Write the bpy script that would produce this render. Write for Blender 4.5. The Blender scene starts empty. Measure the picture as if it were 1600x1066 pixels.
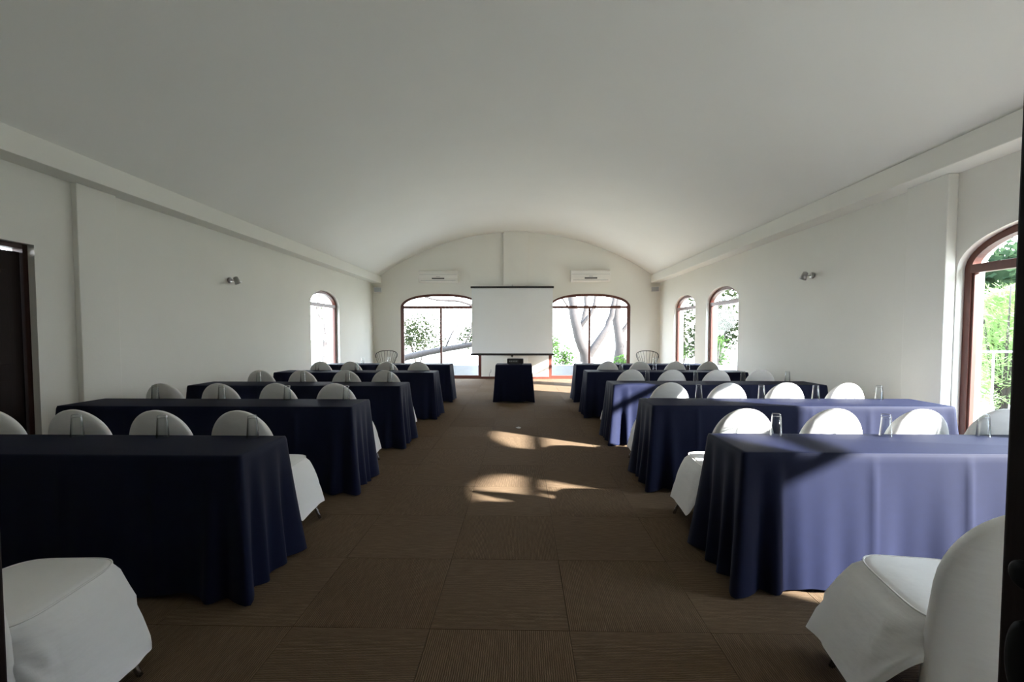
import bpy, bmesh, math, random
from mathutils import Vector, Matrix
R = math.radians
random.seed(7)
S = bpy.context.scene
C = S.collection

# ------------------------------------------------------------------ camera
cam = bpy.data.cameras.new('camera'); cam_o = bpy.data.objects.new('camera', cam); C.objects.link(cam_o)
cam.sensor_width = 36.0; cam.lens = 36 * 700 / 1600; cam.clip_start = 0.02; cam.clip_end = 300
cam.shift_y = 16 / 1600
cam_o.location = (0, 0, 1.38)
cam_o.rotation_euler = (math.pi / 2 - math.atan(28 / 700), 0, math.atan(16 / 700))
S.camera = cam_o

# ------------------------------------------------------------------ sky, sun, exposure
SUN_EL = R(23.5)
SUN_TO = Vector((-0.885 * math.cos(SUN_EL), 0.465 * math.cos(SUN_EL), -math.sin(SUN_EL)))   # direction the light travels
w = bpy.data.worlds.new('sky'); S.world = w; w.use_nodes = True
nt = w.node_tree; bg = nt.nodes['Background']
# bright hazy sky: white at the horizon, pale blue overhead, the same all round
tcw = nt.nodes.new('ShaderNodeTexCoord'); sep = nt.nodes.new('ShaderNodeSeparateXYZ'); rmp = nt.nodes.new('ShaderNodeValToRGB')
nt.links.new(tcw.outputs['Generated'], sep.inputs[0]); nt.links.new(sep.outputs['Z'], rmp.inputs[0])
rmp.color_ramp.elements[0].color = (0.92, 0.96, 1.0, 1); rmp.color_ramp.elements[0].position = 0.0
rmp.color_ramp.elements[1].color = (0.50, 0.70, 1.0, 1); rmp.color_ramp.elements[1].position = 0.9
nt.links.new(rmp.outputs[0], bg.inputs[0]); bg.inputs[1].default_value = 9.0
sun = bpy.data.lights.new('sun', 'SUN'); sun_o = bpy.data.objects.new('sun', sun); C.objects.link(sun_o)
sun.energy = 25.0; sun.angle = R(1.2); sun.color = (1.0, 0.98, 0.96)
sun_o.rotation_euler = SUN_TO.to_track_quat('-Z', 'Y').to_euler(); sun_o.location = (20, -10, 12)
vs = S.view_settings; vs.view_transform = 'Standard'; vs.look = 'None'; vs.gamma = 1; vs.use_curve_mapping = False
vs.exposure = 1.12
S.cycles.max_bounces = 14; S.cycles.diffuse_bounces = 8; S.cycles.transparent_max_bounces = 24
S.cycles.transmission_bounces = 10; S.cycles.caustics_reflective = False; S.cycles.caustics_refractive = False
S.cycles.sample_clamp_indirect = 6.0

# ------------------------------------------------------------------ materials
def nodes(name):
    m = bpy.data.materials.new(name); m.use_nodes = True
    return m, m.node_tree, m.node_tree.nodes['Principled BSDF']
def pset(b, col=None, rough=None, metal=None, spec=None, sheen=None):
    if col is not None: b.inputs['Base Color'].default_value = (*col, 1)
    if rough is not None: b.inputs['Roughness'].default_value = rough
    if metal is not None: b.inputs['Metallic'].default_value = metal
    if spec is not None: b.inputs['Specular IOR Level'].default_value = spec
    if sheen is not None:
        b.inputs['Sheen Weight'].default_value = sheen; b.inputs['Sheen Roughness'].default_value = 0.45
def mat(name, col, rough=0.6, metal=0.0, spec=0.5, var=0.0, scale=8.0, bump=0.0, bscale=None, stretch=(1, 1, 1), sheen=None):
    """principled material with a noise-driven colour variation and bump"""
    m, t, b = nodes(name); pset(b, col, rough, metal, spec, sheen)
    tc = t.nodes.new('ShaderNodeTexCoord'); mp = t.nodes.new('ShaderNodeMapping'); mp.inputs['Scale'].default_value = stretch
    t.links.new(tc.outputs['Object'], mp.inputs['Vector'])
    n = t.nodes.new('ShaderNodeTexNoise'); n.inputs['Scale'].default_value = scale; n.inputs['Detail'].default_value = 5
    t.links.new(mp.outputs[0], n.inputs['Vector'])
    mx = t.nodes.new('ShaderNodeMix'); mx.data_type = 'RGBA'
    mx.inputs['A'].default_value = (*[max(0, c * (1 - var)) for c in col], 1); mx.inputs['B'].default_value = (*[min(1, c * (1 + var)) for c in col], 1)
    t.links.new(n.outputs['Fac'], mx.inputs['Factor']); t.links.new(mx.outputs['Result'], b.inputs['Base Color'])
    if bump:
        n2 = t.nodes.new('ShaderNodeTexNoise'); n2.inputs['Scale'].default_value = bscale or scale * 4; n2.inputs['Detail'].default_value = 4
        t.links.new(mp.outputs[0], n2.inputs['Vector'])
        bp = t.nodes.new('ShaderNodeBump'); bp.inputs['Strength'].default_value = bump; bp.inputs['Distance'].default_value = 0.01
        t.links.new(n2.outputs['Fac'], bp.inputs['Height']); t.links.new(bp.outputs[0], b.inputs['Normal'])
    return m
def carpet_mat():
    m, t, b = nodes('carpet'); pset(b, rough=0.95, spec=0.1)
    tc = t.nodes.new('ShaderNodeTexCoord'); oi = t.nodes.new('ShaderNodeObjectInfo')
    wv = t.nodes.new('ShaderNodeTexWave'); wv.bands_direction = 'X'; wv.inputs['Scale'].default_value = 34; wv.inputs['Distortion'].default_value = 2.2
    wv.inputs['Detail'].default_value = 3; wv.inputs['Detail Scale'].default_value = 1.6
    t.links.new(tc.outputs['Object'], wv.inputs['Vector'])
    n = t.nodes.new('ShaderNodeTexNoise'); n.inputs['Scale'].default_value = 9; n.inputs['Detail'].default_value = 8
    mp = t.nodes.new('ShaderNodeMapping'); mp.inputs['Scale'].default_value = (6, 1.2, 1)
    t.links.new(tc.outputs['Object'], mp.inputs['Vector']); t.links.new(mp.outputs[0], n.inputs['Vector'])
    ad = t.nodes.new('ShaderNodeMath'); ad.operation = 'MULTIPLY'; t.links.new(wv.outputs['Fac'], ad.inputs[0]); t.links.new(n.outputs['Fac'], ad.inputs[1])
    a2 = t.nodes.new('ShaderNodeMath'); a2.operation = 'MULTIPLY_ADD'; a2.inputs[1].default_value = 0.07
    t.links.new(oi.outputs['Random'], a2.inputs[0]); t.links.new(ad.outputs[0], a2.inputs[2])
    cr = t.nodes.new('ShaderNodeValToRGB'); cr.color_ramp.elements[0].color = (0.075, 0.047, 0.027, 1); cr.color_ramp.elements[1].color = (0.245, 0.172, 0.108, 1)
    cr.color_ramp.elements[1].position = 0.9
    t.links.new(a2.outputs[0], cr.inputs[0]); t.links.new(cr.outputs[0], b.inputs['Base Color'])
    bp = t.nodes.new('ShaderNodeBump'); bp.inputs['Strength'].default_value = 0.35; bp.inputs['Distance'].default_value = 0.006
    t.links.new(wv.outputs['Fac'], bp.inputs['Height']); t.links.new(bp.outputs[0], b.inputs['Normal'])
    return m
def thin_glass(name, tint, base, edge, power, rim=None):
    """clear sheet: see-through face on, reflecting towards grazing angles"""
    m = bpy.data.materials.new(name); m.use_nodes = True; t = m.node_tree; t.nodes.clear()
    o = t.nodes.new('ShaderNodeOutputMaterial'); mx = t.nodes.new('ShaderNodeMixShader')
    tr = t.nodes.new('ShaderNodeBsdfTransparent'); tr.inputs[0].default_value = (*tint, 1)
    gl = t.nodes.new('ShaderNodeBsdfGlossy'); gl.inputs['Roughness'].default_value = 0.03
    lw = t.nodes.new('ShaderNodeLayerWeight'); lw.inputs['Blend'].default_value = 0.5
    pw = t.nodes.new('ShaderNodeMath'); pw.operation = 'POWER'; pw.inputs[1].default_value = power
    ma = t.nodes.new('ShaderNodeMath'); ma.operation = 'MULTIPLY_ADD'; ma.inputs[1].default_value = edge; ma.inputs[2].default_value = base
    t.links.new(lw.outputs['Facing'], pw.inputs[0]); t.links.new(pw.outputs[0], ma.inputs[0]); t.links.new(ma.outputs[0], mx.inputs[0])
    if rim:      # dark refraction outline painted as a tint towards grazing angles
        cm = t.nodes.new('ShaderNodeMix'); cm.data_type = 'RGBA'; cm.inputs['A'].default_value = (*tint, 1); cm.inputs['B'].default_value = (*rim, 1)
        t.links.new(pw.outputs[0], cm.inputs['Factor']); t.links.new(cm.outputs['Result'], tr.inputs[0])
    t.links.new(tr.outputs[0], mx.inputs[1]); t.links.new(gl.outputs[0], mx.inputs[2]); t.links.new(mx.outputs[0], o.inputs[0])
    return m
def pane_mat(): return thin_glass('window_glass', (0.96, 0.98, 0.97), 0.02, 0.45, 5.0)
def glass_mat(): return thin_glass('clear_glass', (0.97, 0.98, 0.98), 0.035, 0.45, 2.4, (0.18, 0.20, 0.21))
def leaf_mat(name, col):
    m = bpy.data.materials.new(name); m.use_nodes = True; t = m.node_tree; t.nodes.clear()
    o = t.nodes.new('ShaderNodeOutputMaterial'); mx = t.nodes.new('ShaderNodeMixShader'); mx.inputs[0].default_value = 0.45
    d = t.nodes.new('ShaderNodeBsdfDiffuse'); tr = t.nodes.new('ShaderNodeBsdfTranslucent')
    tc = t.nodes.new('ShaderNodeTexCoord'); n = t.nodes.new('ShaderNodeTexNoise'); n.inputs['Scale'].default_value = 3.0
    t.links.new(tc.outputs['Object'], n.inputs['Vector'])
    c = t.nodes.new('ShaderNodeMix'); c.data_type = 'RGBA'; c.inputs['A'].default_value = (*[x * 0.6 for x in col], 1); c.inputs['B'].default_value = (*[min(1, x * 1.4) for x in col], 1)
    t.links.new(n.outputs['Fac'], c.inputs['Factor'])
    for s in (d, tr): t.links.new(c.outputs['Result'], s.inputs[0])
    t.links.new(d.outputs[0], mx.inputs[1]); t.links.new(tr.outputs[0], mx.inputs[2]); t.links.new(mx.outputs[0], o.inputs[0])
    return m
M = dict(
    wall=mat('cream_plaster', (0.80, 0.785, 0.735), 0.85, spec=0.2, var=0.03, scale=1.5, bump=0.06, bscale=40),
    ceil=mat('ceiling_plaster', (0.82, 0.81, 0.78), 0.9, spec=0.15, var=0.04, scale=0.8, bump=0.05, bscale=30),
    wood=mat('red_brown_wood', (0.11, 0.032, 0.021), 0.42, var=0.25, scale=6, stretch=(8, 8, 1), bump=0.05),
    jamb=mat('dark_jamb_wood', (0.035, 0.012, 0.009), 0.5, spec=0.25, var=0.25, scale=6, stretch=(8, 8, 1)),
    matte=mat('matte_black', (0.006, 0.006, 0.006), 0.7, spec=0.12, var=0.1),
    dwood=mat('dark_door_wood', (0.012, 0.005, 0.004), 0.6, spec=0.15, var=0.3, scale=5, stretch=(9, 9, 1), bump=0.05),
    carpet=carpet_mat(), base=mat('carpet_backing', (0.05, 0.035, 0.022), 0.95, var=0.1),
    navy=mat('navy_cloth', (0.0046, 0.0070, 0.0265), 0.7, spec=0.15, var=0.15, scale=30, bump=0.04, bscale=700),
    white=mat('white_chair_cover', (0.80, 0.79, 0.77), 0.85, spec=0.2, var=0.03, scale=6, bump=0.55, bscale=5, stretch=(1, 1, 2.4), sheen=0.1),
    chrome=mat('chrome_tube', (0.55, 0.55, 0.56), 0.25, 1.0, var=0.05),
    black=mat('black_plastic', (0.012, 0.012, 0.013), 0.45, var=0.1), bmetal=mat('black_metal', (0.02, 0.018, 0.016), 0.4, 0.6, var=0.1),
    screen=mat('screen_fabric', (0.80, 0.82, 0.84), 0.9, spec=0.1, var=0.01, scale=2),
    plastic=mat('white_plastic', (0.80, 0.78, 0.74), 0.4, var=0.02), grey=mat('grey_plastic', (0.36, 0.37, 0.38), 0.5, var=0.06),
    dgrey=mat('dark_grey_plastic', (0.07, 0.07, 0.07), 0.5, var=0.06),
    steel=mat('brushed_steel', (0.42, 0.41, 0.40), 0.35, 0.9, var=0.08), pane=pane_mat(), glass=glass_mat(),
    grass=mat('garden_grass', (0.33, 0.31, 0.24), 0.95, var=0.4, scale=3), concrete=mat('garden_concrete', (0.42, 0.42, 0.45), 0.85, var=0.12, scale=5, bump=0.1),
    bark=mat('pale_bark', (0.040, 0.032, 0.029), 0.9, var=0.3, scale=7, bump=0.5, bscale=14),
    leaf=leaf_mat('fresh_leaf', (0.055, 0.10, 0.028)), conifer=leaf_mat('conifer_leaf', (0.34, 0.46, 0.20)), leaf2=leaf_mat('olive_leaf', (0.030, 0.038, 0.018)), leaf3=leaf_mat('dark_leaf', (0.035, 0.06, 0.03)),
    paper=mat('paper', (0.8, 0.8, 0.78), 0.8, var=0.03), lamp=mat('frosted_lens', (0.6, 0.6, 0.58), 0.3, var=0.02),
)

# ------------------------------------------------------------------ helpers
class MB:
    """collects shapes, builds ONE mesh object"""
    def __init__(s): s.v = []; s.f = []
    def add(s, vs_, fs):
        o = len(s.v); s.v += [tuple(p) for p in vs_]; s.f += [tuple(i + o for i in f) for f in fs]; return s
    def box(s, a, b):
        (x0, y0, z0), (x1, y1, z1) = a, b
        return s.add([(x0, y0, z0), (x1, y0, z0), (x1, y1, z0), (x0, y1, z0), (x0, y0, z1), (x1, y0, z1), (x1, y1, z1), (x0, y1, z1)],
                     [(0, 3, 2, 1), (4, 5, 6, 7), (0, 1, 5, 4), (1, 2, 6, 5), (2, 3, 7, 6), (3, 0, 4, 7)])
    def tube(s, pts, r, n=8, closed=False):
        pts = [Vector(p) for p in pts]; k = len(pts); rr = r if isinstance(r, (list, tuple)) else [r] * k
        rings = []; prev = None
        for i, p in enumerate(pts):
            if closed: d = pts[(i + 1) % k] - pts[i - 1]
            else: d = pts[min(i + 1, k - 1)] - pts[max(i - 1, 0)]
            d.normalize()
            if prev is None:
                a = d.orthogonal().normalized()
            else:
                a = (prev - d * prev.dot(d)).normalized()
            prev = a; b = d.cross(a)
            rings.append([p + (a * math.cos(2 * math.pi * j / n) + b * math.sin(2 * math.pi * j / n)) * rr[i] for j in range(n)])
        vs_ = [q for ring in rings for q in ring]; fs = []
        for i in range(k if closed else k - 1):
            i2 = (i + 1) % k
            for j in range(n): fs.append((i * n + j, i * n + (j + 1) % n, i2 * n + (j + 1) % n, i2 * n + j))
        if not closed: fs += [tuple(range(n - 1, -1, -1)), tuple(range((k - 1) * n, k * n))]
        return s.add(vs_, fs)
    def lathe(s, prof, n=20, c=(0, 0, 0), axis='Z'):
        vs_ = []
        for (r, z) in prof:
            for j in range(n):
                a = 2 * math.pi * j / n; p = (r * math.cos(a), r * math.sin(a), z)
                if axis == 'Y': p = (p[0], z, p[1])
                if axis == 'X': p = (z, p[0], p[1])
                vs_.append((p[0] + c[0], p[1] + c[1], p[2] + c[2]))
        fs = []
        for i in range(len(prof) - 1):
            for j in range(n): fs.append((i * n + j, i * n + (j + 1) % n, (i + 1) * n + (j + 1) % n, (i + 1) * n + j))
        fs += [tuple(range(n - 1, -1, -1)), tuple(range((len(prof) - 1) * n, len(prof) * n))]
        return s.add(vs_, fs)
    def mesh(s, name, material, smooth=False, bevel=0, fix=True):
        me = bpy.data.meshes.new(name); bm = bmesh.new()
        vv = [bm.verts.new(p) for p in s.v]
        for f in s.f:
            if len(set(f)) > 2:
                try: bm.faces.new([vv[i] for i in f])
                except ValueError: pass
        if fix:
            bmesh.ops.remove_doubles(bm, verts=bm.verts, dist=1e-5)
            bmesh.ops.recalc_face_normals(bm, faces=bm.faces)
        if bevel:
            es = [e for e in bm.edges if len(e.link_faces) == 2 and e.calc_face_angle(0) > 0.5]
            bmesh.ops.bevel(bm, geom=es, offset=bevel, segments=2, profile=0.6, affect='EDGES')
        for f in bm.faces: f.smooth = smooth
        bm.to_mesh(me); bm.free(); me.materials.append(material)
        return me
    def build(s, name, material, parent=None, smooth=False, bevel=0, fix=True):
        return link(name, s.mesh(name, material, smooth, bevel, fix), parent)
def link(name, me, parent=None):
    o = bpy.data.objects.new(name, me); C.objects.link(o)
    if parent is not None: o.parent = parent
    return o
def tag(o, label=None, cat=None, group=None, kind=None):
    for k, v in (('label', label), ('category', cat), ('group', group), ('kind', kind)):
        if v: o[k] = v
    return o
def empty(name, loc=(0, 0, 0), rz=0, **k):
    o = bpy.data.objects.new(name, None); o.empty_display_size = 0.1; C.objects.link(o); o.location = loc; o.rotation_euler = (0, 0, rz)
    return tag(o, **k)
def copy_tree(o, parent=None):
    c = o.copy(); C.objects.link(c); c.parent = parent
    for ch in list(o.children): copy_tree(ch, c)
    return c
def struct(o, label=None, cat=None): return tag(o, label, cat, kind='structure')

# ------------------------------------------------------------------ room dimensions
XL, XR, YF, YN = -4.53, 4.12, 13.55, 0.70        # left, right, far and near wall faces
XC, HALF, RV, ZV = -0.22, 4.04, 7.12, -2.71      # vault
def vault(x): return ZV + math.sqrt(max(0.01, RV * RV - (x - XC) ** 2))
def arch_fn(h):
    u0, u1, sp, rise = h['u0'], h['u1'], h['spring'], h['rise']; uc = (u0 + u1) / 2; hw = (u1 - u0) / 2
    def fn(u, ins=0.0):
        v = min(1, abs(u - uc) / max(1e-6, hw - ins))
        return sp + (max(0, rise - ins)) * max(0, 1 - v ** h.get('n', 2)) ** 0.5
    return fn
def mapper(side):
    if side == 'right': return lambda u, d, z: (XR + d, u, z)
    if side == 'left': return lambda u, d, z: (XL - d, u, z)
    if side == 'far': return lambda u, d, z: (u, YF + d, z)
    if side == 'front': return lambda u, d, z: (u, YN - d, z)
def wall(side, u0, u1, th, ztop, holes):
    P = mapper(side); mb = MB(); us = {u0, u1}
    for i in range(41): us.add(round(u0 + (u1 - u0) * i / 40, 5))
    for h in holes:
        uc, hw = (h['u0'] + h['u1']) / 2, (h['u1'] - h['u0']) / 2
        us = {u for u in us if not (h['u0'] - 0.02 < u < h['u1'] + 0.02)}
        for i in range(33): us.add(round(uc - hw * math.cos(math.pi * i / 32), 5))
        h['fn'] = arch_fn(h)
    us = sorted(us)
    for a, b in zip(us, us[1:]):
        m = (a + b) / 2; hole = next((h for h in holes if h['u0'] < m < h['u1']), None)
        spans = [((-0.02, -0.02), (ztop(a), ztop(b)))]
        if hole:
            fa, fb = hole['fn'](a), hole['fn'](b); z0 = hole['z0']
            spans = [((fa, fb), (ztop(a), ztop(b)))]
            mb.add([P(a, 0, fa), P(b, 0, fb), P(b, th, fb), P(a, th, fa)], [(0, 1, 2, 3)])
            if z0 > 0:
                spans.append(((-0.02, -0.02), (z0, z0))); mb.add([P(a, 0, z0), P(b, 0, z0), P(b, th, z0), P(a, th, z0)], [(0, 1, 2, 3)])
        for (la, lb), (ha, hb) in spans:
            for d in (0, th): mb.add([P(a, d, la), P(b, d, lb), P(b, d, hb), P(a, d, ha)], [(0, 1, 2, 3)])
            mb.add([P(a, 0, ha), P(b, 0, hb), P(b, th, hb), P(a, th, ha)], [(0, 1, 2, 3)])
    for h in holes:
        for u in (h['u0'], h['u1']):
            z = h['fn'](u); mb.add([P(u, 0, h['z0']), P(u, th, h['z0']), P(u, th, z), P(u, 0, z)], [(0, 1, 2, 3)])
    for u in (u0, u1): mb.add([P(u, 0, -0.02), P(u, th, -0.02), P(u, th, ztop(u)), P(u, 0, ztop(u))], [(0, 1, 2, 3)])
    return struct(mb.build('wall_' + side, M['wall']))
def H(u0, u1, z0, spring, rise, n=2): return dict(u0=u0, u1=u1, z0=z0, spring=spring, rise=rise, n=n)

WIN_R = [H(0.78, 2.15, 0.03, 2.02, 0.33), H(2.86, 4.37, 0.03, 1.98, 0.36), H(8.67, 10.17, 0.03, 2.02, 0.33), H(10.80, 12.30, 0.03, 2.02, 0.33)]
WIN_L = [H(9.52, 11.03, 0.03, 2.03, 0.33)]
WIN_F = [H(-3.70, -1.24, 0.0, 2.17, 0.40, 2.6), H(0.80, 3.25, 0.0, 2.17, 0.40, 2.6)]
DOOR_L = H(2.85, 4.09, 0.0, 2.20, 0.0)
wall('right', YN - 0.15, YF + 0.28, 0.26, lambda u: 3.12, WIN_R)
wall('left', YN - 0.15, YF + 0.28, 0.26, lambda u: 3.12, WIN_L + [DOOR_L])
wall('far', XL, XR, 0.28, lambda u: vault(u) + 0.12, WIN_F)
wall('front', XL, XR, 0.15, lambda u: vault(u) + 0.12, [H(-2.60, 0.95, 0.0, 2.35, 0.0)])

# ceiling vault
mb = MB(); N = 64; ys = [YN - 0.15 + (YF + 0.28 - YN + 0.15) * i / 20 for i in range(21)]
xs = [XL - 0.26 + (XR - XL + 0.52) * i / N for i in range(N + 1)]
for a, b in zip(xs, xs[1:]):
    for t in (0, 0.22):
        for ya, yb in zip(ys, ys[1:]): mb.add([(a, ya, vault(a) + t), (b, ya, vault(b) + t), (b, yb, vault(b) + t), (a, yb, vault(a) + t)], [(0, 1, 2, 3)])
    for y in (ys[0], ys[-1]): mb.add([(a, y, vault(a)), (b, y, vault(b)), (b, y, vault(b) + 0.22), (a, y, vault(a) + 0.22)], [(0, 1, 2, 3)])
for x in (xs[0], xs[-1]): mb.add([(x, ys[0], vault(x)), (x, ys[-1], vault(x)), (x, ys[-1], vault(x) + 0.22), (x, ys[0], vault(x) + 0.22)], [(0, 1, 2, 3)])
struct(mb.build('ceiling', M['ceil'], smooth=True))
# ledges under the vault, pilasters, column on the far wall
struct(MB().box((XL, YN, 2.89), (-4.27, YF, 3.11)).build('trim_1', M['wall'], bevel=0.008))
struct(MB().box((3.84, YN, 2.89), (XR, YF, 3.11)).build('trim_2', M['wall'], bevel=0.008))
struct(MB().box((XL, 4.45, 0), (XL + 0.06, 4.89, 2.89)).build('trim_3', M['wall'], bevel=0.008))
struct(MB().box((XR - 0.10, 4.38, 0), (XR, 4.84, 2.89)).build('trim_4', M['wall'], bevel=0.012))
struct(MB().box((-0.56, YF - 0.11, 0), (0.17, YF, vault(0.17) + 0.05)).build('trim_5', M['wall'], bevel=0.006))
struct(MB().box((-1.24, YF - 0.018, 0.0), (-0.56, YF, 0.07)).box((-0.56, YF - 0.125, 0), (0.17, YF - 0.11, 0.07)).box((0.17, YF - 0.018, 0), (0.80, YF, 0.07)).build('baseboard_far', M['wood']))

# floor: backing slab with carpet tiles laid quarter-turned
fl = struct(MB().box((XL - 0.3, -2.0, -0.12), (XR + 0.3, YF + 0.3, -0.008)).build('floor', M['base']))
TS = 0.65
tile_me = MB().box((-TS / 2 + 0.0012, -TS / 2 + 0.0012, -0.008), (TS / 2 - 0.0012, TS / 2 - 0.0012, 0)).mesh('carpet_tile', M['carpet'])
for i in range(14):
    for j in range(20):
        o = link('carpet_tile', tile_me, fl); o.location = (-4.98 + (i + 0.5) * TS, 0.73 + (j + 0.5) * TS, 0)
        o.rotation_euler.z = (math.pi / 2 if (i + j) % 2 == 1 else 0) + (math.pi if random.random() < 0.5 else 0)

# foyer behind the doorway, unseen, added as a closed box against sky light
struct(MB().box((-2.95, -2.0, 0), (-2.8, 0.55, 2.6)).build('wall_foyer_left', M['wall']))
struct(MB().box((2.7, -2.0, 0), (2.85, 0.55, 2.6)).build('wall_foyer_right', M['wall']))
struct(MB().box((-2.95, -2.15, 0), (2.85, -2.0, 2.6)).build('wall_foyer_back', M['wall']))
struct(MB().box((-2.95, -2.15, 2.6), (2.85, 0.55, 2.75)).build('ceiling_foyer', M['ceil']))

# ------------------------------------------------------------------ windows
wn = [0]
def window(side, h, d0, mullions, fw=0.065, fb=0.065):
    wn[0] += 1
    P = mapper(side); root = empty('window_%d' % wn[0], P((h['u0'] + h['u1']) / 2, d0, h['z0'])); struct(root)
    ox, oy, oz = root.location
    def Q(u, d, z): p = P(u, d, z); return (p[0] - ox, p[1] - oy, p[2] - oz)
    fn = h['fn']; u0, u1, z0 = h['u0'], h['u1'], h['z0']; uc, hw = (u0 + u1) / 2, (u1 - u0) / 2
    n = 28; g = 0.003
    out = [(u0 + g, z0)] + [(uc - (hw - g) * math.cos(math.pi * i / n), fn(uc - hw * math.cos(math.pi * i / n)) - g) for i in range(n + 1)] + [(u1 - g, z0)]
    inn = [(u0 + fw, z0 + fb)] + [(uc - (hw - fw) * math.cos(math.pi * i / n), fn(uc - (hw - fw) * math.cos(math.pi * i / n), fw)) for i in range(n + 1)] + [(u1 - fw, z0 + fb)]
    mb = MB(); k = len(out); D0, D1 = d0, d0 + 0.075
    for i in range(k):
        j = (i + 1) % k
        a, b, c, d = out[i], out[j], inn[j], inn[i]
        for D in (D0, D1): mb.add([Q(a[0], D, a[1]), Q(b[0], D, b[1]), Q(c[0], D, c[1]), Q(d[0], D, d[1])], [(0, 1, 2, 3)])
        mb.add([Q(a[0], D0, a[1]), Q(b[0], D0, b[1]), Q(b[0], D1, b[1]), Q(a[0], D1, a[1])], [(0, 1, 2, 3)])
        mb.add([Q(c[0], D0, c[1]), Q(d[0], D0, d[1]), Q(d[0], D1, d[1]), Q(c[0], D1, c[1])], [(0, 1, 2, 3)])
    mb.build('window_frame', M['wood'], root)
    def bar(name, ua, ub, za, zb, da, db, m='wood'):
        a, b = Q(ua, da, za), Q(ub, db, zb)
        return MB().box([min(a[i], b[i]) for i in range(3)], [max(a[i], b[i]) for i in range(3)]).build(name, M[m], root, bevel=0.004)
    zt = h['spring'] + 0.0
    bar('transom', u0 + fw, u1 - fw, zt - 0.04, zt + 0.04, D0 - 0.008, D1 - 0.01)
    edges = [u0 + fw] + [u for u in mullions] + [u1 - fw]
    for u in mullions: bar('mullion', u - 0.03, u + 0.03, z0 + fw, zt - 0.04, D0, D1 - 0.012)
    dp = d0 + 0.04
    for a, b in zip(edges, edges[1:]):
        bar('sash', a, a + 0.022, z0 + fw, zt - 0.04, D0 + 0.012, D1 - 0.02); bar('sash', b - 0.022, b, z0 + fw, zt - 0.04, D0 + 0.012, D1 - 0.02)
        MB().add([Q(a, dp, z0 + fw), Q(b, dp, z0 + fw), Q(b, dp, zt - 0.04), Q(a, dp, zt - 0.04)], [(0, 1, 2, 3)]).build('pane', M['pane'], root)
    vs_ = []; fs = []
    for i in range(n + 1):
        u = uc - (hw - fw) * math.cos(math.pi * i / n); vs_ += [Q(u, dp, zt + 0.03), Q(u, dp, max(zt + 0.03, fn(u, fw)))]
    for i in range(n): fs.append((2 * i, 2 * i + 2, 2 * i + 3, 2 * i + 1))
    MB().add(vs_, fs).build('arch_pane', M['pane'], root)
for h in WIN_R: window('right', h, 0.07, [])
for h in WIN_L: window('left', h, 0.07, [])
for h in WIN_F: window('far', h, 0.035, [(h['u0'] + h['u1']) / 2], 0.075, 0.10)

# ------------------------------------------------------------------ doors
d1 = empty('door_1', (XL - 0.1, 3.47, 0)); struct(d1)
def dbox(name, a, b, m, bev=0.004): return MB().box(tuple(a[i] - d1.location[i] for i in range(3)), tuple(b[i] - d1.location[i] for i in range(3))).build(name, M[m], d1, bevel=bev)
dbox('door_jamb', (XL - 0.16, 4.045, 0), (XL - 0.06, 4.088, 2.198), 'jamb'); dbox('door_jamb', (XL - 0.16, 2.852, 0), (XL - 0.06, 2.895, 2.198), 'jamb')
dbox('door_head', (XL - 0.16, 2.895, 2.155), (XL - 0.06, 4.045, 2.198), 'jamb')
dbox('door_leaf', (XL - 0.13, 2.90, 0.01), (XL - 0.085, 4.04, 2.125), 'dwood')
for (a, b) in ((0.15, 0.95), (1.10, 1.95)):
    for (c, d) in ((3.02, 3.42), (3.53, 3.93)): dbox('door_panel', (XL - 0.087, c, a), (XL - 0.075, d, b), 'dwood', 0.006)
def slide_leaf(n, x0, x1, hx, sgn):
    r = empty('door_%d' % n, ((x0 + x1) / 2, 0.515, 0)); struct(r); cx = (x0 + x1) / 2
    MB().box((x0 - cx, -0.022, 0.01), (x1 - cx, 0.022, 2.4)).build('door_leaf', M['dwood'], r, bevel=0.003)
    if sgn:      # oval latch plate and round lock plate let into the leaf's edge
        X = x0 - cx
        for nm, z, rz in (('latch_plate', 1.105, 0.017), ('lock_plate', 1.005, 0.048)):
            o = MB().lathe([(0.017, 0.003), (0.0165, -0.003), (0.013, -0.006), (0.006, -0.007)], 28, (0, 0, 0), 'X').build(nm, M['matte'], r, smooth=True)
            o.location = (X, -0.004, z); o.scale = (1, 1, rz / 0.017)
slide_leaf(2, 0.572, 1.42, 0.622, 1)
slide_leaf(3, -2.72, -0.652, 0, 0)  # unseen outer width added to cut bounce onto the left foreground chair

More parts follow.
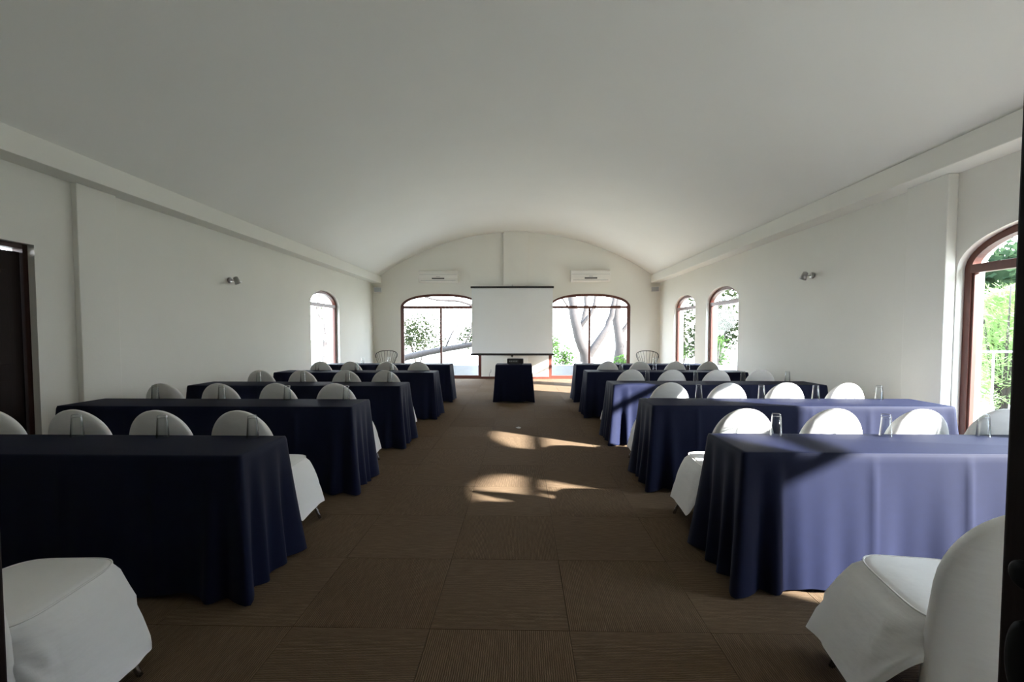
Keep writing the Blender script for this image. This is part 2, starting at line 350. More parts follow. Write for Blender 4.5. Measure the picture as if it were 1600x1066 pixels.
# ------------------------------------------------------------------ tablecloths
rowname = ['nearest', 'second nearest', 'middle', 'second farthest', 'farthest']
def cloth_mesh(wd, dp, ht, seed, flare=0.085, wave=0.012):
    rnd = random.Random(seed); hw, hd = wd / 2, dp / 2; rc = 0.02
    pts = []   # (x, y, nx, ny, corner_dist, is_long, s)
    step = 0.018
    corners = [(-hw, -hd), (hw, -hd), (hw, hd), (-hw, hd)]
    for i in range(4):
        (ax, ay), (bx, by) = corners[i], corners[(i + 1) % 4]
        L = math.hypot(bx - ax, by - ay); dx, dy = (bx - ax) / L, (by - ay) / L; nx, ny = dy, -dx
        k = max(6, int(L / step))
        for j in range(k):
            s = L * (j + 0.5) / k; c = min(s, L - s)
            blend = max(0.0, 1 - c / 0.10); sg = -1 if s < L / 2 else 1     # turn the normal near a corner
            ex, ey = nx + dx * sg * blend, ny + dy * sg * blend; l = math.hypot(ex, ey)
            pts.append((ax + dx * s, ay + dy * s, ex / l, ey / l, c, L > 1.0, s, i))
    ph = [[rnd.uniform(0, 6.28) for _ in range(3)] for _ in range(4)]; cf = [rnd.uniform(0.8, 1.25) for _ in range(4)]
    cp = [rnd.uniform(-0.015, 0.015) for _ in range(8)]
    c0 = rnd.uniform(0.12, 0.4); creases = [c0 + 0.49 * q for q in range(6)]
    levels = [0, 0.006, 0.016, 0.03, 0.07, 0.13, 0.2, 0.28, 0.36, 0.45, 0.54, 0.63, 0.72, 0.80, 0.88, 0.95, 1.0]
    rows = []
    for t in levels:
        row = []
        for (x, y, nx, ny, c, lng, s, i) in pts:
            cc = c + cp[(2 * i + (s > 0.5)) % 8]
            f = flare * cf[(i + (1 if s > 0.3 and c != s else 0)) % 4] * (math.exp(-(cc / 0.055) ** 2) + 0.48 * math.exp(-((cc - 0.155) / 0.045) ** 2) - 0.34 * math.exp(-((cc - 0.092) / 0.03) ** 2))
            wv = wave * (math.sin(s * 17 + ph[i][0]) * 0.6 + math.sin(s * 9.3 + ph[i][1]) + 0.3 * math.sin(s * 41 + ph[i][2])) * min(1, c / 0.2)
            cr = sum(0.011 * math.exp(-abs(s - q) / 0.014) for q in creases) if lng else 0
            off = (0.018 + f) * t ** 1.15 + wv * t ** 1.3 + cr * min(1, t * 6) + 0.006 * min(1, t / 0.03)
            hem = 0.012 + 0.022 * (0.5 + 0.5 * math.sin(s * 13 + ph[i][1])) * min(1, c / 0.12)
            row.append((x + nx * off, y + ny * off, ht - (ht - hem) * t - (0.004 if t == 0 else 0) * 0))
        rows.append(row)
    n = len(pts); V = [p for r in rows for p in r]; F = []
    for k in range(len(rows) - 1):
        for j in range(n): F.append((k * n + j, (k + 1) * n + j, (k + 1) * n + (j + 1) % n, k * n + (j + 1) % n))
    base = len(V); V += [(x * 0.985, y * 0.94, ht + 0.002) for (x, y, _) in rows[0]]
    for j in range(n): F.append((base + j, j, (j + 1) % n, base + (j + 1) % n))
    F.append(tuple(base + j for j in range(n)))
    mb = MB(); mb.add(V, F)
    return mb.mesh('tablecloth', M['navy'], smooth=True)
HT = 0.75
TAB_L = [(-1.45, 2.24), (-1.46, 3.77), (-1.46, 5.29), (-1.42, 7.10), (-1.45, 8.88)]
TAB_R = [(1.17, 2.37), (1.14, 3.91), (1.12, 5.50), (1.06, 7.28), (1.08, 8.93)]
WD, DP = 2.58, 0.46
meshes = [cloth_mesh(WD, DP, HT, 11 + i) for i in range(10)]
for side, tabs in (('left', TAB_L), ('right', TAB_R)):
    for i, (x, y) in enumerate(tabs):
        cx = x - WD / 2 if side == 'left' else x + WD / 2
        o = link('tablecloth', meshes[i + (5 if side == 'right' else 0)]); o.location = (cx, y + DP / 2, 0)
        tag(o, 'floor-length navy cloth over the %s long table, %s of the aisle' % (rowname[i], side), 'tablecloth', 'navy cloths on the long tables')
o = link('tablecloth', cloth_mesh(0.72, 0.50, HT, 40, 0.06, 0.006)); o.location = (-0.17, 9.14, 0)
tag(o, 'black cloth over the small projector table in the aisle', 'tablecloth')

# ------------------------------------------------------------------ covered chairs
def chair_meshes(fl_l, fl_r, wr, hem0, top=0.896, hb=0.207, ex=2.2):
    """seat cover, back cover; local frame: chair faces +y, origin on the floor under the seat centre"""
    # seat cover: closed plan loop, levels from top centre to hem
    n = 96; V = []; F = []
    lev = [(0.0, 0.478), (0.55, 0.480), (0.88, 0.476), (0.97, 0.468), (1.0, 0.452)]
    def plan(a):     # superellipse, narrower at the front
        ca, sa = math.cos(a), math.sin(a); e = 0.42
        x = math.copysign(abs(ca) ** e, ca); y = math.copysign(abs(sa) ** e, sa)
        hx = 0.235 - 0.030 * (y + 1) / 2
        return x * hx, 0.01 + y * 0.235
    for (k, z) in lev:
        for j in range(n):
            x, y = plan(2 * math.pi * j / n); V.append((x * k, y * k, z))
    T = [0.06, 0.14, 0.24, 0.36, 0.48, 0.6, 0.72, 0.84, 0.93, 1.0]
    for t in T:
        for j in range(n):
            x, y = plan(2 * math.pi * j / n); fl = fl_r if x > 0 else fl_l
            u = min(1, max(0, (y + 0.225) / 0.14)); hem = hem0 + 0.25 * (1 - u) ** 1.5 + 0.010 * math.sin(y * 14)
            side = min(1, abs(x) / 0.19); wx = fl / 0.235
            corner = side * min(1, max(0, (y - 0.05) / 0.15))
            px = x + math.copysign(1, x) * side * (fl - abs(x)) * t ** 0.55 * u ** 0.5
            py = y + (0.055 * t ** 0.9 * (1 if y > 0 else -0.0)) * min(1, max(0, (y + 0.05) / 0.2))
            z = 0.452 - (0.452 - hem) * t
            # drag folds radiating from where the back pinches the cover
            ang = math.atan2(0.46 - z, y + 0.26)
            w_ = wr * (math.sin(ang * 23 + 1.2) * 0.6 + math.sin(ang * 41 + 3 * y) * 0.4) * min(1, 3 * t) * side
            w2 = wr * 1.3 * math.sin(x * 34 + 0.6) * (1 - side) * t
            V.append((px + math.copysign(w_, x) * (1 if w_ > 0 else -1) * 0 + (w_ if x > 0 else -w_), py + w2, z))
    L = len(lev) + len(T)
    for i in range(L - 1):
        for j in range(n): F.append((i * n + j, (i + 1) * n + j, (i + 1) * n + (j + 1) % n, i * n + (j + 1) % n))
    seat = MB().add(V, F).mesh('seat_cover', M['white'], smooth=True)
    # back cover: front sheet and rear sheet meeting round the arched top, open at the hem
    V = []; F = []; zs = [0.12, 0.20, 0.28, 0.36, 0.44, 0.50, 0.56, 0.62, 0.67, 0.71, 0.745, 0.775, 0.80, 0.82, 0.84, 0.856, 0.870, 0.882, 0.890, 0.8955]
    m = 40
    for z in zs:
        z = 0.12 + (z - 0.12) * (top - 0.12) / 0.776
        if z > 0.60: q = (z - 0.60) / (top - 0.60 + 1e-4); hw = hb * math.sqrt(max(0, 1 - q ** ex)) + 0.004
        else: hw = hb + 0.004 + 0.016 * max(0, (0.60 - z) / 0.5)
        yc = -0.245 - 0.10 * max(0, (z - 0.42)) ** 1.1 * 1.4
        th = 0.034 if z > 0.3 else 0.034 + 0.10 * (0.3 - z)
        if z > 0.77: th *= 1 - 0.65 * min(1, (z - 0.77) / (top - 0.77)) ** 2
        for j in range(m):
            a = 2 * math.pi * j / m; ca, sa = math.cos(a), math.sin(a)
            x = math.copysign(abs(ca) ** 0.5, ca) * hw; y = math.copysign(abs(sa) ** 0.6, sa) * th
            yy = yc + y - 0.035 * (x / 0.22) ** 2 * (-1)
            fold = wr * 0.9 * math.sin(x * 30 + 0.5) * max(0, (0.45 - z) / 0.33) * (1 if y < 0 else 0)
            V.append((x, yy + fold, z))
    for i in range(len(zs) - 1):
        for j in range(m): F.append((i * m + j, i * m + (j + 1) % m, (i + 1) * m + (j + 1) % m, (i + 1) * m + j))
    F.append(tuple((len(zs) - 1) * m + j for j in range(m)))
    back = MB().add(V, F).mesh('back_cover', M['white'], smooth=True)
    pip = MB().tube([(x * 0.975, y * 0.975, 0.468) for x, y in [plan(2 * math.pi * j / 72) for j in range(72)]], 0.0035, 6, closed=True).mesh('piping', M['white'], smooth=True)
    return seat, back, pip
def leg_mesh(sx, sy, fl):
    return MB().tube([(sx * 0.16, sy * 0.15, 0.43), (sx * 0.19, sy * 0.17, 0.25), (sx * fl * 0.92, sy * 0.20, 0.03), (sx * fl * 0.95, sy * 0.205, 0.0)], 0.011, 8).mesh('leg', M['chrome'], smooth=True)
def make_chair(fl_l, fl_r, wr=0.003, hem0=0.135, **kw):
    root = empty('banquet_chair'); s, b, p = chair_meshes(fl_l, fl_r, wr, hem0, **kw)
    sc_ = link('seat_cover', s, root); link('back_cover', b, root); link('piping', p, sc_)
    for sx, f in ((-1, fl_l), (1, fl_r)):
        for sy in (-1, 1): link('leg', leg_mesh(sx, sy, min(f, 0.30)), root)
    return root
mid = make_chair(0.262, 0.262); aisle_l = make_chair(0.262, 0.295, hem0=0.11); aisle_r = make_chair(0.30, 0.262, hem0=0.11); near = make_chair(0.36, 0.36, 0.009, 0.125, top=0.872, hb=0.218, ex=1.9); near_l = make_chair(0.285, 0.285, 0.010, 0.062)
protos = {id(mid): mid, id(aisle_l): aisle_l, id(aisle_r): aisle_r, id(near): near, id(near_l): near_l}
used = set()
def chair(p, x, y, rz, label, group):
    o = p if id(p) not in used else copy_tree(p); used.add(id(p))
    o.location = (x, y, 0); o.rotation_euler = (0, 0, rz); tag(o, label, 'chair', group)
CH_L = {1: (-1.79, -2.33, -2.87, -3.42), 2: (-1.83, -2.39, -2.95, -3.50), 3: (-1.80, -2.34, -2.91, -3.46), 4: (-1.80, -2.34, -2.95, -3.50)}
CH_R = {1: (1.45, 2.03, 2.57, 3.12), 2: (1.47, 2.03, 2.60, 3.16), 3: (1.46, 2.02, 2.60, 3.20), 4: (1.48, 2.06, 2.64, 3.22)}
CH_Y = {'left': {1: 3.06, 2: 4.58, 3: 6.12, 4: 7.92}, 'right': {1: 3.22, 2: 4.74, 3: 6.34, 4: 8.10}}
ordn = ['on the aisle', 'second from the aisle', 'third from the aisle', 'farthest from the aisle']
for side, dct in (('left', CH_L), ('right', CH_R)):
    for row, xs_ in dct.items():
        for k, x in enumerate(xs_):
            p = (aisle_l if side == 'left' else aisle_r) if k == 0 else mid
            chair(p, x, CH_Y[side][row] + random.uniform(-0.02, 0.02), random.uniform(-0.05, 0.05),
                  'white-covered chair %s at the %s table %s of the aisle' % (ordn[k], rowname[row], side), 'white-covered banquet chairs')
chair(near, 1.535, 1.59, -R(8), 'white-covered chair in the right foreground, cropped by the dark door edge', 'white-covered banquet chairs')
chair(near_l, -1.80, 1.50, R(3), 'white-covered chair in the left foreground, only its seat in view', 'white-covered banquet chairs')

# ------------------------------------------------------------------ glasses standing rim down on the cloths
gl_me = MB().lathe([(0.0005, 0.135), (0.022, 0.1348), (0.0245, 0.132), (0.026, 0.120), (0.0335, 0.004), (0.034, 0.0), (0.0315, 0.0), (0.0242, 0.112), (0.022, 0.117), (0.0005, 0.118)], 24).mesh('drinking_glass', M['glass'], smooth=True)
GL_L = [(-1.62, -2.17, -2.71), (-1.66, -2.22, -2.86, -3.50), (-1.70, -2.24, -2.83, -3.40), (-2.21, -2.80, -3.48), (-2.78, -3.34)]
GL_R = [(1.56, 2.22, 2.81), (1.69, 2.28, 2.79, 3.38), (1.64, 2.27, 2.88, 3.46), (1.69, 2.26, 2.82), (2.74, 3.40)]
nth = ['nearest the aisle', 'second from the aisle', 'third from the aisle', 'farthest from the aisle']
for side, gs, tabs in (('left', GL_L, TAB_L), ('right', GL_R, TAB_R)):
    for i, xs_ in enumerate(gs):
        for k, x in enumerate(xs_):
            o = link('drinking_glass', gl_me); o.location = (x, tabs[i][1] + DP - 0.055 + random.uniform(-0.012, 0.006), HT + 0.0025)
            tag(o, 'upturned clear glass %s on the %s table %s of the aisle' % (nth[k], rowname[i], side), 'glass', 'upturned glasses on the tables')

# ------------------------------------------------------------------ screen, projector
sc = empty('projection_screen', (-0.30, YF - 0.20, 0.72), label='white pull-down projection screen with black bars hung on the far wall', cat='screen')
MB().box((-1.235, -0.035, 2.00), (1.235, 0.035, 2.055)).build('top_case', M['black'], sc, bevel=0.01)
MB().box((-1.205, -0.004, 0.05), (1.205, 0.0, 2.0)).build('screen_sheet', M['screen'], sc)
MB().box((-1.245, -0.022, 0.0), (1.245, 0.018, 0.062)).build('bottom_bar', M['black'], sc, bevel=0.008)
MB().box((-0.03, -0.03, -0.035), (0.03, 0.01, 0.0)).tube([(-0.02, -0.01, -0.03), (0, -0.01, -0.06), (0.02, -0.01, -0.03)], 0.006, 6).build('pull_handle', M['black'], sc)
MB().tube([(0, 0, 2.05), (0, 0, 2.09), (0, 0.06, 2.105), (0, 0.088, 2.105)], 0.008, 6).build('hanging_hook', M['steel'], sc)
pj = empty('projector', (-0.14, 9.10, HT + 0.003), label='small black projector on the cloth-covered table in the aisle', cat='projector')
MB().box((-0.165, -0.12, 0.015), (0.165, 0.12, 0.115)).build('body', M['black'], pj, bevel=0.012)
MB().lathe([(0.032, 0.10), (0.036, 0.135), (0.026, 0.138), (0.024, 0.125)], 20, (0.08, 0, 0.068), 'Y').build('lens', M['dgrey'], pj, smooth=True)
MB().box((-0.13, -0.124, 0.04), (0.06, -0.119, 0.092)).build('connector_panel', M['dgrey'], pj)
for k in range(5): MB().box((-0.12 + k * 0.034, -0.127, 0.058), (-0.098 + k * 0.034, -0.123, 0.076)).build('socket', M['grey'], pj)
for sx in (-1, 1):
    for sy in (-1, 1): MB().lathe([(0.012, 0), (0.012, 0.017)], 10, (sx * 0.13, sy * 0.09, 0)).build('foot', M['black'], pj)

# ------------------------------------------------------------------ air conditioners, speakers, spotlights, outlet
def aircon(x, label):
    r = empty('air_conditioner', (x, YF, 2.91), label=label, cat='air conditioner', group='wall air conditioners')
    prof = [(0, 0.0), (-0.10, 0.0), (-0.17, 0.05), (-0.20, 0.11), (-0.205, 0.26), (-0.19, 0.315), (-0.15, 0.335), (0, 0.335)]
    V = [(sx * 0.585, y, z) for sx in (-1, 1) for (y, z) in prof]; n = len(prof)
    MB().add(V, [tuple(range(n)), tuple(range(2 * n - 1, n - 1, -1))] + [(i, (i + 1) % n, n + (i + 1) % n, n + i) for i in range(n)]).build('body', M['plastic'], r, bevel=0.008)
    MB().box((-0.18, -0.213, 0.085), (0.19, -0.196, 0.118)).build('display_slot', M['black'], r)
    MB().box((-0.52, -0.176, 0.042), (0.52, -0.168, 0.052)).build('louver', M['grey'], r)
    MB().box((-0.05, -0.211, 0.150), (0.06, -0.206, 0.162)).build('maker_mark', M['grey'], r)
    MB().box((-0.56, -0.209, 0.215), (0.56, -0.204, 0.221)).build('panel_seam', M['grey'], r)
aircon(-2.51, 'white split air conditioner above the far window left of the screen')
aircon(2.02, 'white split air conditioner above the far window right of the screen')
def speaker(x, sx, label):
    r = empty('corner_speaker', (x, YF - 0.14, 2.60), -sx * R(30), label=label, cat='speaker', group='corner loudspeakers')
    MB().box((-0.12, -0.08, 0.0), (0.12, 0.06, 0.16)).build('cabinet', M['plastic'], r, bevel=0.015)
    MB().box((-0.105, -0.088, 0.015), (0.105, -0.079, 0.145)).build('grille', M['grey'], r, bevel=0.003)
    MB().box((-0.02, 0.055, 0.05), (0.02, 0.12, 0.11)).build('bracket', M['plastic'], r)
speaker(-4.35, -1, 'small grey loudspeaker in the far left corner under the ledge')
speaker(3.95, 1, 'small grey loudspeaker in the far right corner under the ledge')
def spot(x, y, sx, label):
    r = empty('wall_spotlight', (x, y, 2.2), label=label, cat='spotlight', group='wall spotlights')
    MB().lathe([(0.045, 0), (0.045, sx * 0.02), (0.03, sx * 0.028)], 20, (0, 0, 0), 'X').build('base_plate', M['steel'], r, smooth=True)
    MB().tube([(sx * 0.02, 0, 0), (sx * 0.09, 0, 0.0), (sx * 0.11, 0, 0.01)], 0.009, 8).build('arm', M['steel'], r, smooth=True)
    h = MB().lathe([(0.012, 0.055), (0.033, 0.045), (0.042, -0.02), (0.050, -0.055), (0.044, -0.055), (0.036, -0.02)], 20).build('lamp_head', M['steel'], r, smooth=True)
    h.location = (sx * 0.125, -0.01, 0.0); h.rotation_euler = (R(25), sx * R(-12), 0)
    MB().lathe([(0.005, -0.034), (0.036, -0.036), (0.036, -0.040), (0.005, -0.040)], 16).build('bulb', M['lamp'], h, smooth=True)
spot(XL, 6.86, 1, 'small chrome spotlight on the left wall')
spot(XR, 6.49, -1, 'small chrome spotlight on the right wall')
ol = empty('wall_outlet', (-0.95, YF, 0.24), label='small socket with a dangling cord low on the far wall', cat='outlet')
MB().box((-0.04, -0.012, -0.06), (0.04, 0, 0.06)).build('cover_plate', M['plastic'], ol, bevel=0.004)
for dz in (-0.025, 0.025): MB().box((-0.014, -0.015, dz - 0.012), (0.014, -0.011, dz + 0.012)).build('socket', M['grey'], ol)
MB().tube([(-0.01, -0.02, -0.025), (-0.04, -0.04, -0.08), (-0.05, -0.03, -0.16), (-0.03, -0.03, -0.235)], 0.005, 6).build('cord', M['dgrey'], ol, smooth=True)
ps = MB(); vv = [(0.05 * math.cos(a) * random.uniform(0.6, 1), 0.035 * math.sin(a) * random.uniform(0.6, 1), random.uniform(0.0, 0.02)) for a in [i * 0.7 for i in range(9)]]
ps.add(vv + [(0, 0, 0.028), (0.01, 0.004, 0.0)], [(i, (i + 1) % 9, 9) for i in range(9)] + [((i + 1) % 9, i, 10) for i in range(9)])
o = ps.build('paper_scrap', M['paper']); o.location = (-0.05, 6.45, 0.001); tag(o, 'tiny scrap of white paper lying on the carpet in the aisle', 'litter')

# ------------------------------------------------------------------ wire chairs in the far corners
def wire_chair():
    r = empty('wire_chair')
    MB().lathe([(0.005, 0.425), (0.20, 0.43), (0.225, 0.44), (0.225, 0.455), (0.20, 0.458), (0.005, 0.455)], 28).build('seat', M['bmetal'], r, smooth=True)
    A = [math.pi * (0.02 + 0.96 * i / 28) for i in range(29)]
    def rim(a): return (0.315 * math.cos(a) * (0.72 + 0.28 * math.sin(a)) / 0.80, 0.06 + 0.26 * math.sin(a), 0.66 + 0.22 * math.sin(a) ** 0.7)
    MB().tube([rim(a) for a in A], 0.011, 8).build('back_rim', M['bmetal'], r, smooth=True)
    for i in range(13):
        a = math.pi * (0.04 + 0.92 * i / 12); p = rim(a); q = (0.21 * math.cos(a), 0.02 + 0.19 * math.sin(a), 0.45)
        MB().tube([q, ((p[0] * 0.9 + q[0] * 1.1) / 2, (p[1] * 0.9 + q[1] * 1.1) / 2, (p[2] + q[2]) / 2), p], 0.0055, 6).build('back_wire', M['bmetal'], r, smooth=True)
    for sx in (-1, 1):
        for sy in (-1, 1): MB().tube([(sx * 0.15, sy * 0.15, 0.44), (sx * 0.21, sy * 0.21, 0.0)], 0.010, 8).build('leg', M['bmetal'], r, smooth=True)
    MB().tube([(0.19 * math.cos(2 * math.pi * i / 24), 0.19 * math.sin(2 * math.pi * i / 24), 0.2) for i in range(24)], 0.006, 6, closed=True).build('stretcher_ring', M['bmetal'], r, smooth=True)
    return r
wc = wire_chair(); wc.location = (-3.87, 12.6, 0); wc.rotation_euler.z = R(8)
tag(wc, 'black wire chair with fanned back in the far left corner', 'chair', 'wire chairs by the far wall')
w2 = copy_tree(wc); w2.location = (3.52, 12.6, 0); w2.rotation_euler.z = R(-8)
tag(w2, 'black wire chair with fanned back in the far right corner', 'chair', 'wire chairs by the far wall')

# ------------------------------------------------------------------ garden
gz = -0.06
struct(MB().add([(-70, -40, gz), (70, -40, gz), (70, 90, gz), (-70, 90, gz)], [(0, 1, 2, 3)]).build('garden_ground', M['grass']))
struct(MB().box((-9, 14.6, gz), (9, 14.85, 0.34)).build('garden_wall', M['concrete'], bevel=0.02))
def leaves(mb, c, rad, n, size, rnd, long=1.0, droop=0.0):
    for _ in range(n):
        while True:
            p = Vector((rnd.uniform(-1, 1), rnd.uniform(-1, 1), rnd.uniform(-1, 1)))
            if p.length <= 1: break
        p = Vector((c[0] + p.x * rad[0], c[1] + p.y * rad[1], c[2] + p.z * rad[2]))
        d = Vector((rnd.gauss(0, 1), rnd.gauss(0, 1), rnd.gauss(0, 0.6) - droop)).normalized(); sd = d.orthogonal(); sd.rotate(Matrix.Rotation(rnd.uniform(0, 6.28), 3, d)); s = size * rnd.uniform(0.6, 1.3)
        a = d * s * long; b = sd * s * 0.42
        mb.add([p - a, p + b, p + a, p - b], [(0, 1, 2, 3)])
def tree(loc, limbs, clumps, label, leaf='leaf2', size=0.11, seed=1, n=260):
    rnd = random.Random(seed); r = empty('garden_tree', loc, label=label, cat='tree', group='trees in the garden')
    mb = MB()
    for pts, ra, rb in limbs:
        k = len(pts); q = []
        for i in range((k - 1) * 4 + 1):      # smooth the limb with a little wobble
            f = i / 4; j = min(int(f), k - 2); t = f - j
            P0, P1, P2, P3 = [Vector(pts[max(0, min(k - 1, j + o_))]) for o_ in (-1, 0, 1, 2)]
            v = 0.5 * ((2 * P1) + (P2 - P0) * t + (2 * P0 - 5 * P1 + 4 * P2 - P3) * t * t + (3 * P1 - P0 - 3 * P2 + P3) * t ** 3)
            q.append(v + Vector((rnd.gauss(0, 0.018), rnd.gauss(0, 0.018), 0)))
        m = len(q); mb.tube(q, [ra + (rb - ra) * i / (m - 1) * 1.0 + rnd.uniform(-0.06, 0.06) * ra for i in range(m)], 10)
    mb.build('trunk', M['bark'], r, smooth=True)
    if clumps:
        lf = MB()
        for (c, rad) in clumps: leaves(lf, c, rad, n, size, rnd)
        tag(lf.build('foliage', M[leaf], r, fix=False), kind='stuff')
    return r
def shrub(loc, h, rx, label, leaf='leaf', size=0.09, seed=1, n=900, long=1.0, feathery=False):
    rnd = random.Random(seed); r = empty('garden_shrub', loc, label=label, cat='shrub', group='shrubs in the garden')
    st = MB()
    for k in range(5):
        a = rnd.uniform(0, 6.28); st.tube([(0.05 * math.cos(a), 0.05 * math.sin(a), 0), (rx * 0.3 * math.cos(a), rx * 0.3 * math.sin(a), h * 0.5), (rx * 0.5 * math.cos(a), rx * 0.5 * math.sin(a), h * 0.9)], [0.035, 0.022, 0.008], 6)
    st.build('stem', M['bark'], r, smooth=True)
    lf = MB()
    if feathery:
        for k in range(n // 40):
            t = rnd.uniform(0.05, 1); a = rnd.uniform(0, 6.28); rr = rx * (1 - 0.75 * t); z0 = h * t
            d = Vector((math.cos(a), math.sin(a), 0.55)).normalized(); base = Vector((0, 0, z0 * 0.85))
            for q in range(40):
                f = rnd.uniform(0.15, 1); p = base + d * rr * f * 1.25 - Vector((0, 0, 0.25 * f * f * rr)); e = Vector((rnd.gauss(0, 1), rnd.gauss(0, 1), rnd.gauss(0.3, 0.7))).normalized()
                e = (e + d * 1.2).normalized(); b = e.orthogonal().normalized() * size * 0.16; p += Vector((rnd.gauss(0, 0.06), rnd.gauss(0, 0.06), rnd.gauss(0, 0.06)))
                lf.add([p, p + e * size + b, p + e * size * 2, p + e * size - b], [(0, 1, 2, 3)])
    else:
        for k in range(6): leaves(lf, (rnd.uniform(-rx, rx) * 0.5, rnd.uniform(-rx, rx) * 0.5, h * rnd.uniform(0.35, 0.85)), (rx * 0.6, rx * 0.6, h * 0.28), n // 6, size, rnd, long)
    tag(lf.build('foliage', M[leaf], r, fix=False), kind='stuff')
    return r
# beyond the right far window: forked pale trunks
tree((2.55, 17.5, gz), [([(0, 0, -0.2), (-0.05, 0, 0.5), (-0.25, 0, 1.1), (-0.55, 0, 2.2), (-0.65, 0.1, 3.6), (-0.5, 0.2, 5)], 0.26, 0.12), ([(-0.1, 0, 0.4), (0.45, 0.0, 1.2), (0.85, 0.1, 1.9), (1.05, 0.1, 2.9), (1.5, 0.2, 4.4)], 0.17, 0.07), ([(-0.35, 0, 1.7), (0.1, -0.1, 2.2), (0.3, -0.1, 3.0), (0.2, 0, 4.2)], 0.09, 0.05)],
     [((-0.6, 0.2, 5.2), (1.6, 0.7, 0.9)), ((1.4, 0.2, 4.9), (1.4, 0.7, 0.8))], 'pale forked tree trunk framed by the far window right of the screen', seed=3)
tree((4.15, 19.5, gz), [([(0, 0, -0.2), (0.05, 0, 1.2), (-0.1, 0, 2.4), (0.1, 0, 4.5)], 0.24, 0.14), ([(0.0, 0, 1.3), (0.5, 0, 2.0), (0.75, 0, 3.2), (0.9, 0, 4.6)], 0.10, 0.05)],
     [((0.1, 0.1, 5.0), (1.7, 0.8, 0.9))], 'pale straight tree trunk at the right side of the far right window', seed=4)
tree((3.1, 22.6, gz), [([(0, 0, -0.2), (-0.15, 0, 1.4), (0.1, 0, 2.8), (0.0, 0, 5)], 0.17, 0.09), ([(-0.1, 0, 1.6), (-0.7, 0, 2.6), (-1.2, 0, 3.4)], 0.08, 0.04)], [((0, 0, 5.2), (1.8, 1.4, 0.9))], 'thin pale tree trunk standing behind the forked trunk', seed=5)
# beyond the left far window: leaning bough, twigs
tree((-5.2, 16.6, gz), [([(0, 0, -0.2), (0.4, 0, 0.35), (1.2, 0, 0.62), (2.3, 0, 0.85), (3.3, 0.05, 1.02), (4.2, 0.1, 1.25)], 0.14, 0.09), ([(3.0, 0, 0.95), (3.3, 0, 1.5), (3.5, 0, 2.1), (4.3, 0, 1.9)], 0.03, 0.015), ([(2.3, 0, 0.85), (2.7, 0, 1.6), (3.2, 0, 2.1)], 0.035, 0.015)],
     [], 'pale bough leaning low across the far left window', size=0.06, n=160, seed=6)
tree((-1.5, 18.5, gz), [([(0, 0, -0.2), (0.1, 0, 1.3), (-0.2, 0, 2.6), (0.1, 0, 4.4)], 0.13, 0.08), ([(0, 0, 2.3), (-1.0, 0, 2.75), (-2.2, 0, 2.85), (-3.2, 0, 3.3)], 0.07, 0.04)], [((0, 0, 4.8), (1.8, 1.3, 0.8)), ((-2.3, 0, 3.9), (1.3, 1.0, 0.6))], 'slim tree half hidden behind the left edge of the screen', seed=8)
shrub((-4.4, 18.9, gz), 2.2, 1.25, 'loose olive shrub behind the leaning bough, left far window', 'leaf2', 0.06, 11, 2400)
shrub((-1.9, 21.2, gz), 1.9, 1.2, 'low olive shrub right of the window post, left far window', 'leaf2', 0.075, 12, 2000)
shrub((1.55, 16.6, gz), 0.9, 0.5, 'small fresh green shrub at the foot of the forked trunk', 'leaf', 0.06, 13, 420)
shrub((1.15, 19.4, gz), 1.5, 0.6, 'fresh green shrub beside the screen in the right far window', 'leaf', 0.05, 14, 900)
shrub((3.6, 15.9, gz), 0.65, 0.4, 'low green clump on the garden wall, right far window', 'leaf', 0.05, 15, 260)
# beyond the right side windows
shrub((8.15, 7.75, gz), 2.45, 0.85, 'feathery light green conifer outside the nearest right window', 'conifer', 0.065, 21, 9000, feathery=True)
shrub((10.4, 9.75, gz), 2.6, 0.85, 'second feathery conifer at the right edge of the nearest right window', 'conifer', 0.065, 22, 9000, feathery=True)
shrub((8.4, 10.6, gz), 1.4, 0.8, 'bushy green shrub behind the balcony railing', 'conifer', 0.08, 23, 1500)
shrub((7.4, 17.4, gz), 2.4, 1.1, 'tall leafy shrub outside the second right window', 'leaf2', 0.10, 25, 900)
shrub((6.6, 15.4, gz), 1.3, 0.6, 'low fresh green shrub outside the second right window', 'leaf', 0.08, 26, 420)
tree((8.9, 20.8, gz), [([(0, 0, -0.2), (0.1, 0, 1.6), (-0.1, 0, 3.2), (0.1, 0, 5)], 0.2, 0.1)], [((-0.4, -0.5, 3.0), (1.2, 1.2, 0.8)), ((0.6, 0, 3.9), (1.5, 1.3, 0.8))], 'leafy tree high in the second right window', 'leaf2', 0.12, 27, 330)
tree((7.9, 22.5, gz), [([(0, 0, -0.2), (0.1, 0, 1.6), (-0.1, 0, 3.2), (0.1, 0, 5)], 0.16, 0.10)], [((-0.2, -0.5, 2.2), (0.5, 0.6, 1.1))], 'grey trunk with ivy in the farthest right window', 'leaf2', 0.09, 28, 300)
shrub((7.3, 20.6, gz), 0.9, 0.6, 'low shrub at the foot of the ivy trunk', 'leaf', 0.08, 29, 260)
tree((-9.2, 20.5, gz), [([(0, 0, -0.2), (0.1, 0, 1.4), (-0.2, 0, 2.6), (0.1, 0, 4.6)], 0.12, 0.06), ([(0, 0, 1.2), (0.5, 0, 1.8), (0.9, 0, 2.6)], 0.05, 0.02)], [((0.2, 0, 2.3), (0.8, 0.7, 0.6))], 'thin sparse tree outside the left wall window', 'leaf2', 0.06, 30, 130)
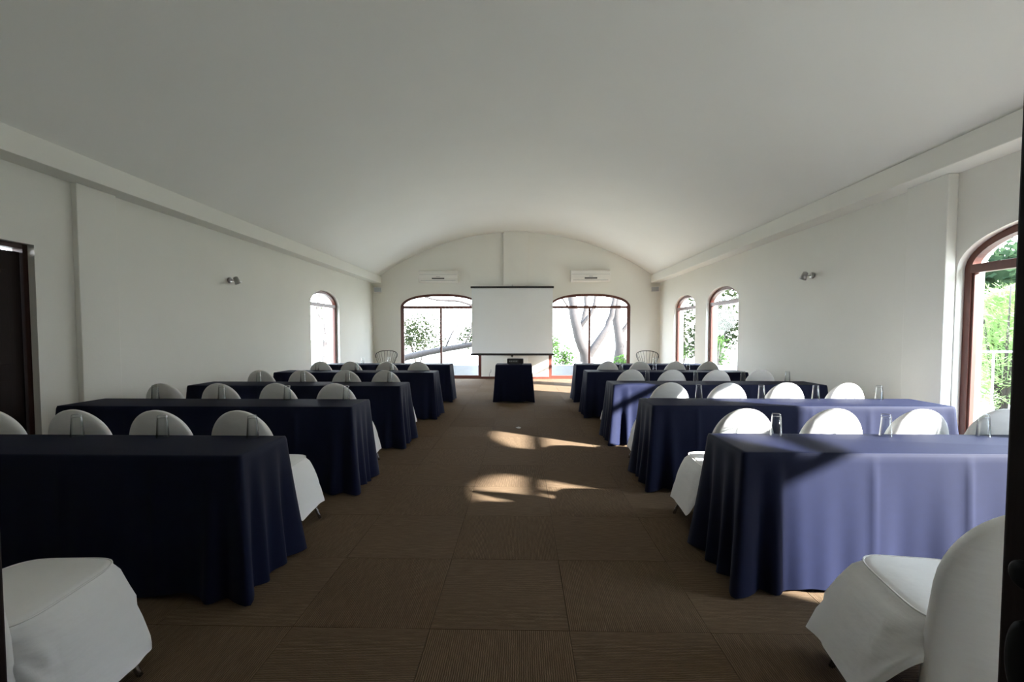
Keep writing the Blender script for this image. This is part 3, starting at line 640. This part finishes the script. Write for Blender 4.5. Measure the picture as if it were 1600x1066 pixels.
# tall dark trees on the sunny side; those out of view added for shade
def big_tree(loc, h, rx, label, seed):
    rnd = random.Random(seed); r = empty('garden_tree', loc, label=label, cat='tree', group='tall trees on the sunny side')
    MB().tube([(0, 0, -0.2), (0.06, 0, 0.8), (-0.04, 0.05, h * 0.6)], [0.28, 0.2, 0.1], 10).build('trunk', M['bark'], r, smooth=True)
    lf = MB()
    for k in range(9):
        a = k * 2.4 + rnd.uniform(-0.3, 0.3); q = 0.0 if k == 8 else 0.58; zc = h * (0.30 if k % 2 else 0.66)
        c = Vector((rx * q * math.cos(a), rx * q * math.sin(a), zc)); rb = Vector((rx * 0.55, rx * 0.55, h * 0.30)) * rnd.uniform(0.85, 1.1)
        bm = bmesh.new(); bmesh.ops.create_icosphere(bm, subdivisions=3, radius=1.0)
        idx = {v: i_ for i_, v in enumerate(bm.verts)}
        lf.add([(c.x + v.co.x * rb.x * f_, c.y + v.co.y * rb.y * f_, min(h, c.z + v.co.z * rb.z * f_)) for v in bm.verts for f_ in (rnd.uniform(0.55, 0.75),)], [tuple(idx[v] for v in f.verts) for f in bm.faces]); bm.free()
        leaves(lf, c, rb * 1.1, 620, 0.15, rnd)
    tag(lf.build('foliage', M['leaf3'], r, fix=False), kind='stuff')
where = ['behind the conifers, nearest right window', 'beyond the conifers at the right frame edge', 'added out of view for shade, opposite the nearest right window', 'added out of view for shade, opposite the window beside the doorway', 'added out of view for shade, south of the building', 'added out of view for shade, far south of the house', 'added out of view for shade, at the south end of the garden']
for k, y in enumerate((14.2, 9.6, 5.0, 0.4, -4.2, -8.8, -13.4)):
    big_tree((13.6 + 0.5 * (k % 2), y, gz), 4.3 + 0.25 * math.sin(k * 2.1), 1.85, 'broad dark green tree ' + where[k], 60 + k)
    if k < 6: big_tree((18.4 + 0.4 * (k % 2), y - 2.3, gz), 5.5 + 0.3 * math.sin(k * 1.7), 1.9, 'extra taller dark tree blocking sky in the second row ' + where[k], 80 + k)  # second row added unseen to close the gaps against the sky
# balcony railing outside the nearest right window
rl = empty('balcony_railing', (6.9, 6.2, gz), label='thin metal railing outside the nearest right window', cat='railing')
MB().tube([(-2.3, 0, 1.19), (3.2, 0, 1.19)], 0.016, 8).build('top_rail', M['steel'], rl, smooth=True)
for k in range(16): MB().tube([(-2.2 + k * 0.335, 0, 0), (-2.2 + k * 0.335, 0, 1.19)], 0.012, 8).build('baluster', M['steel'], rl, smooth=True)
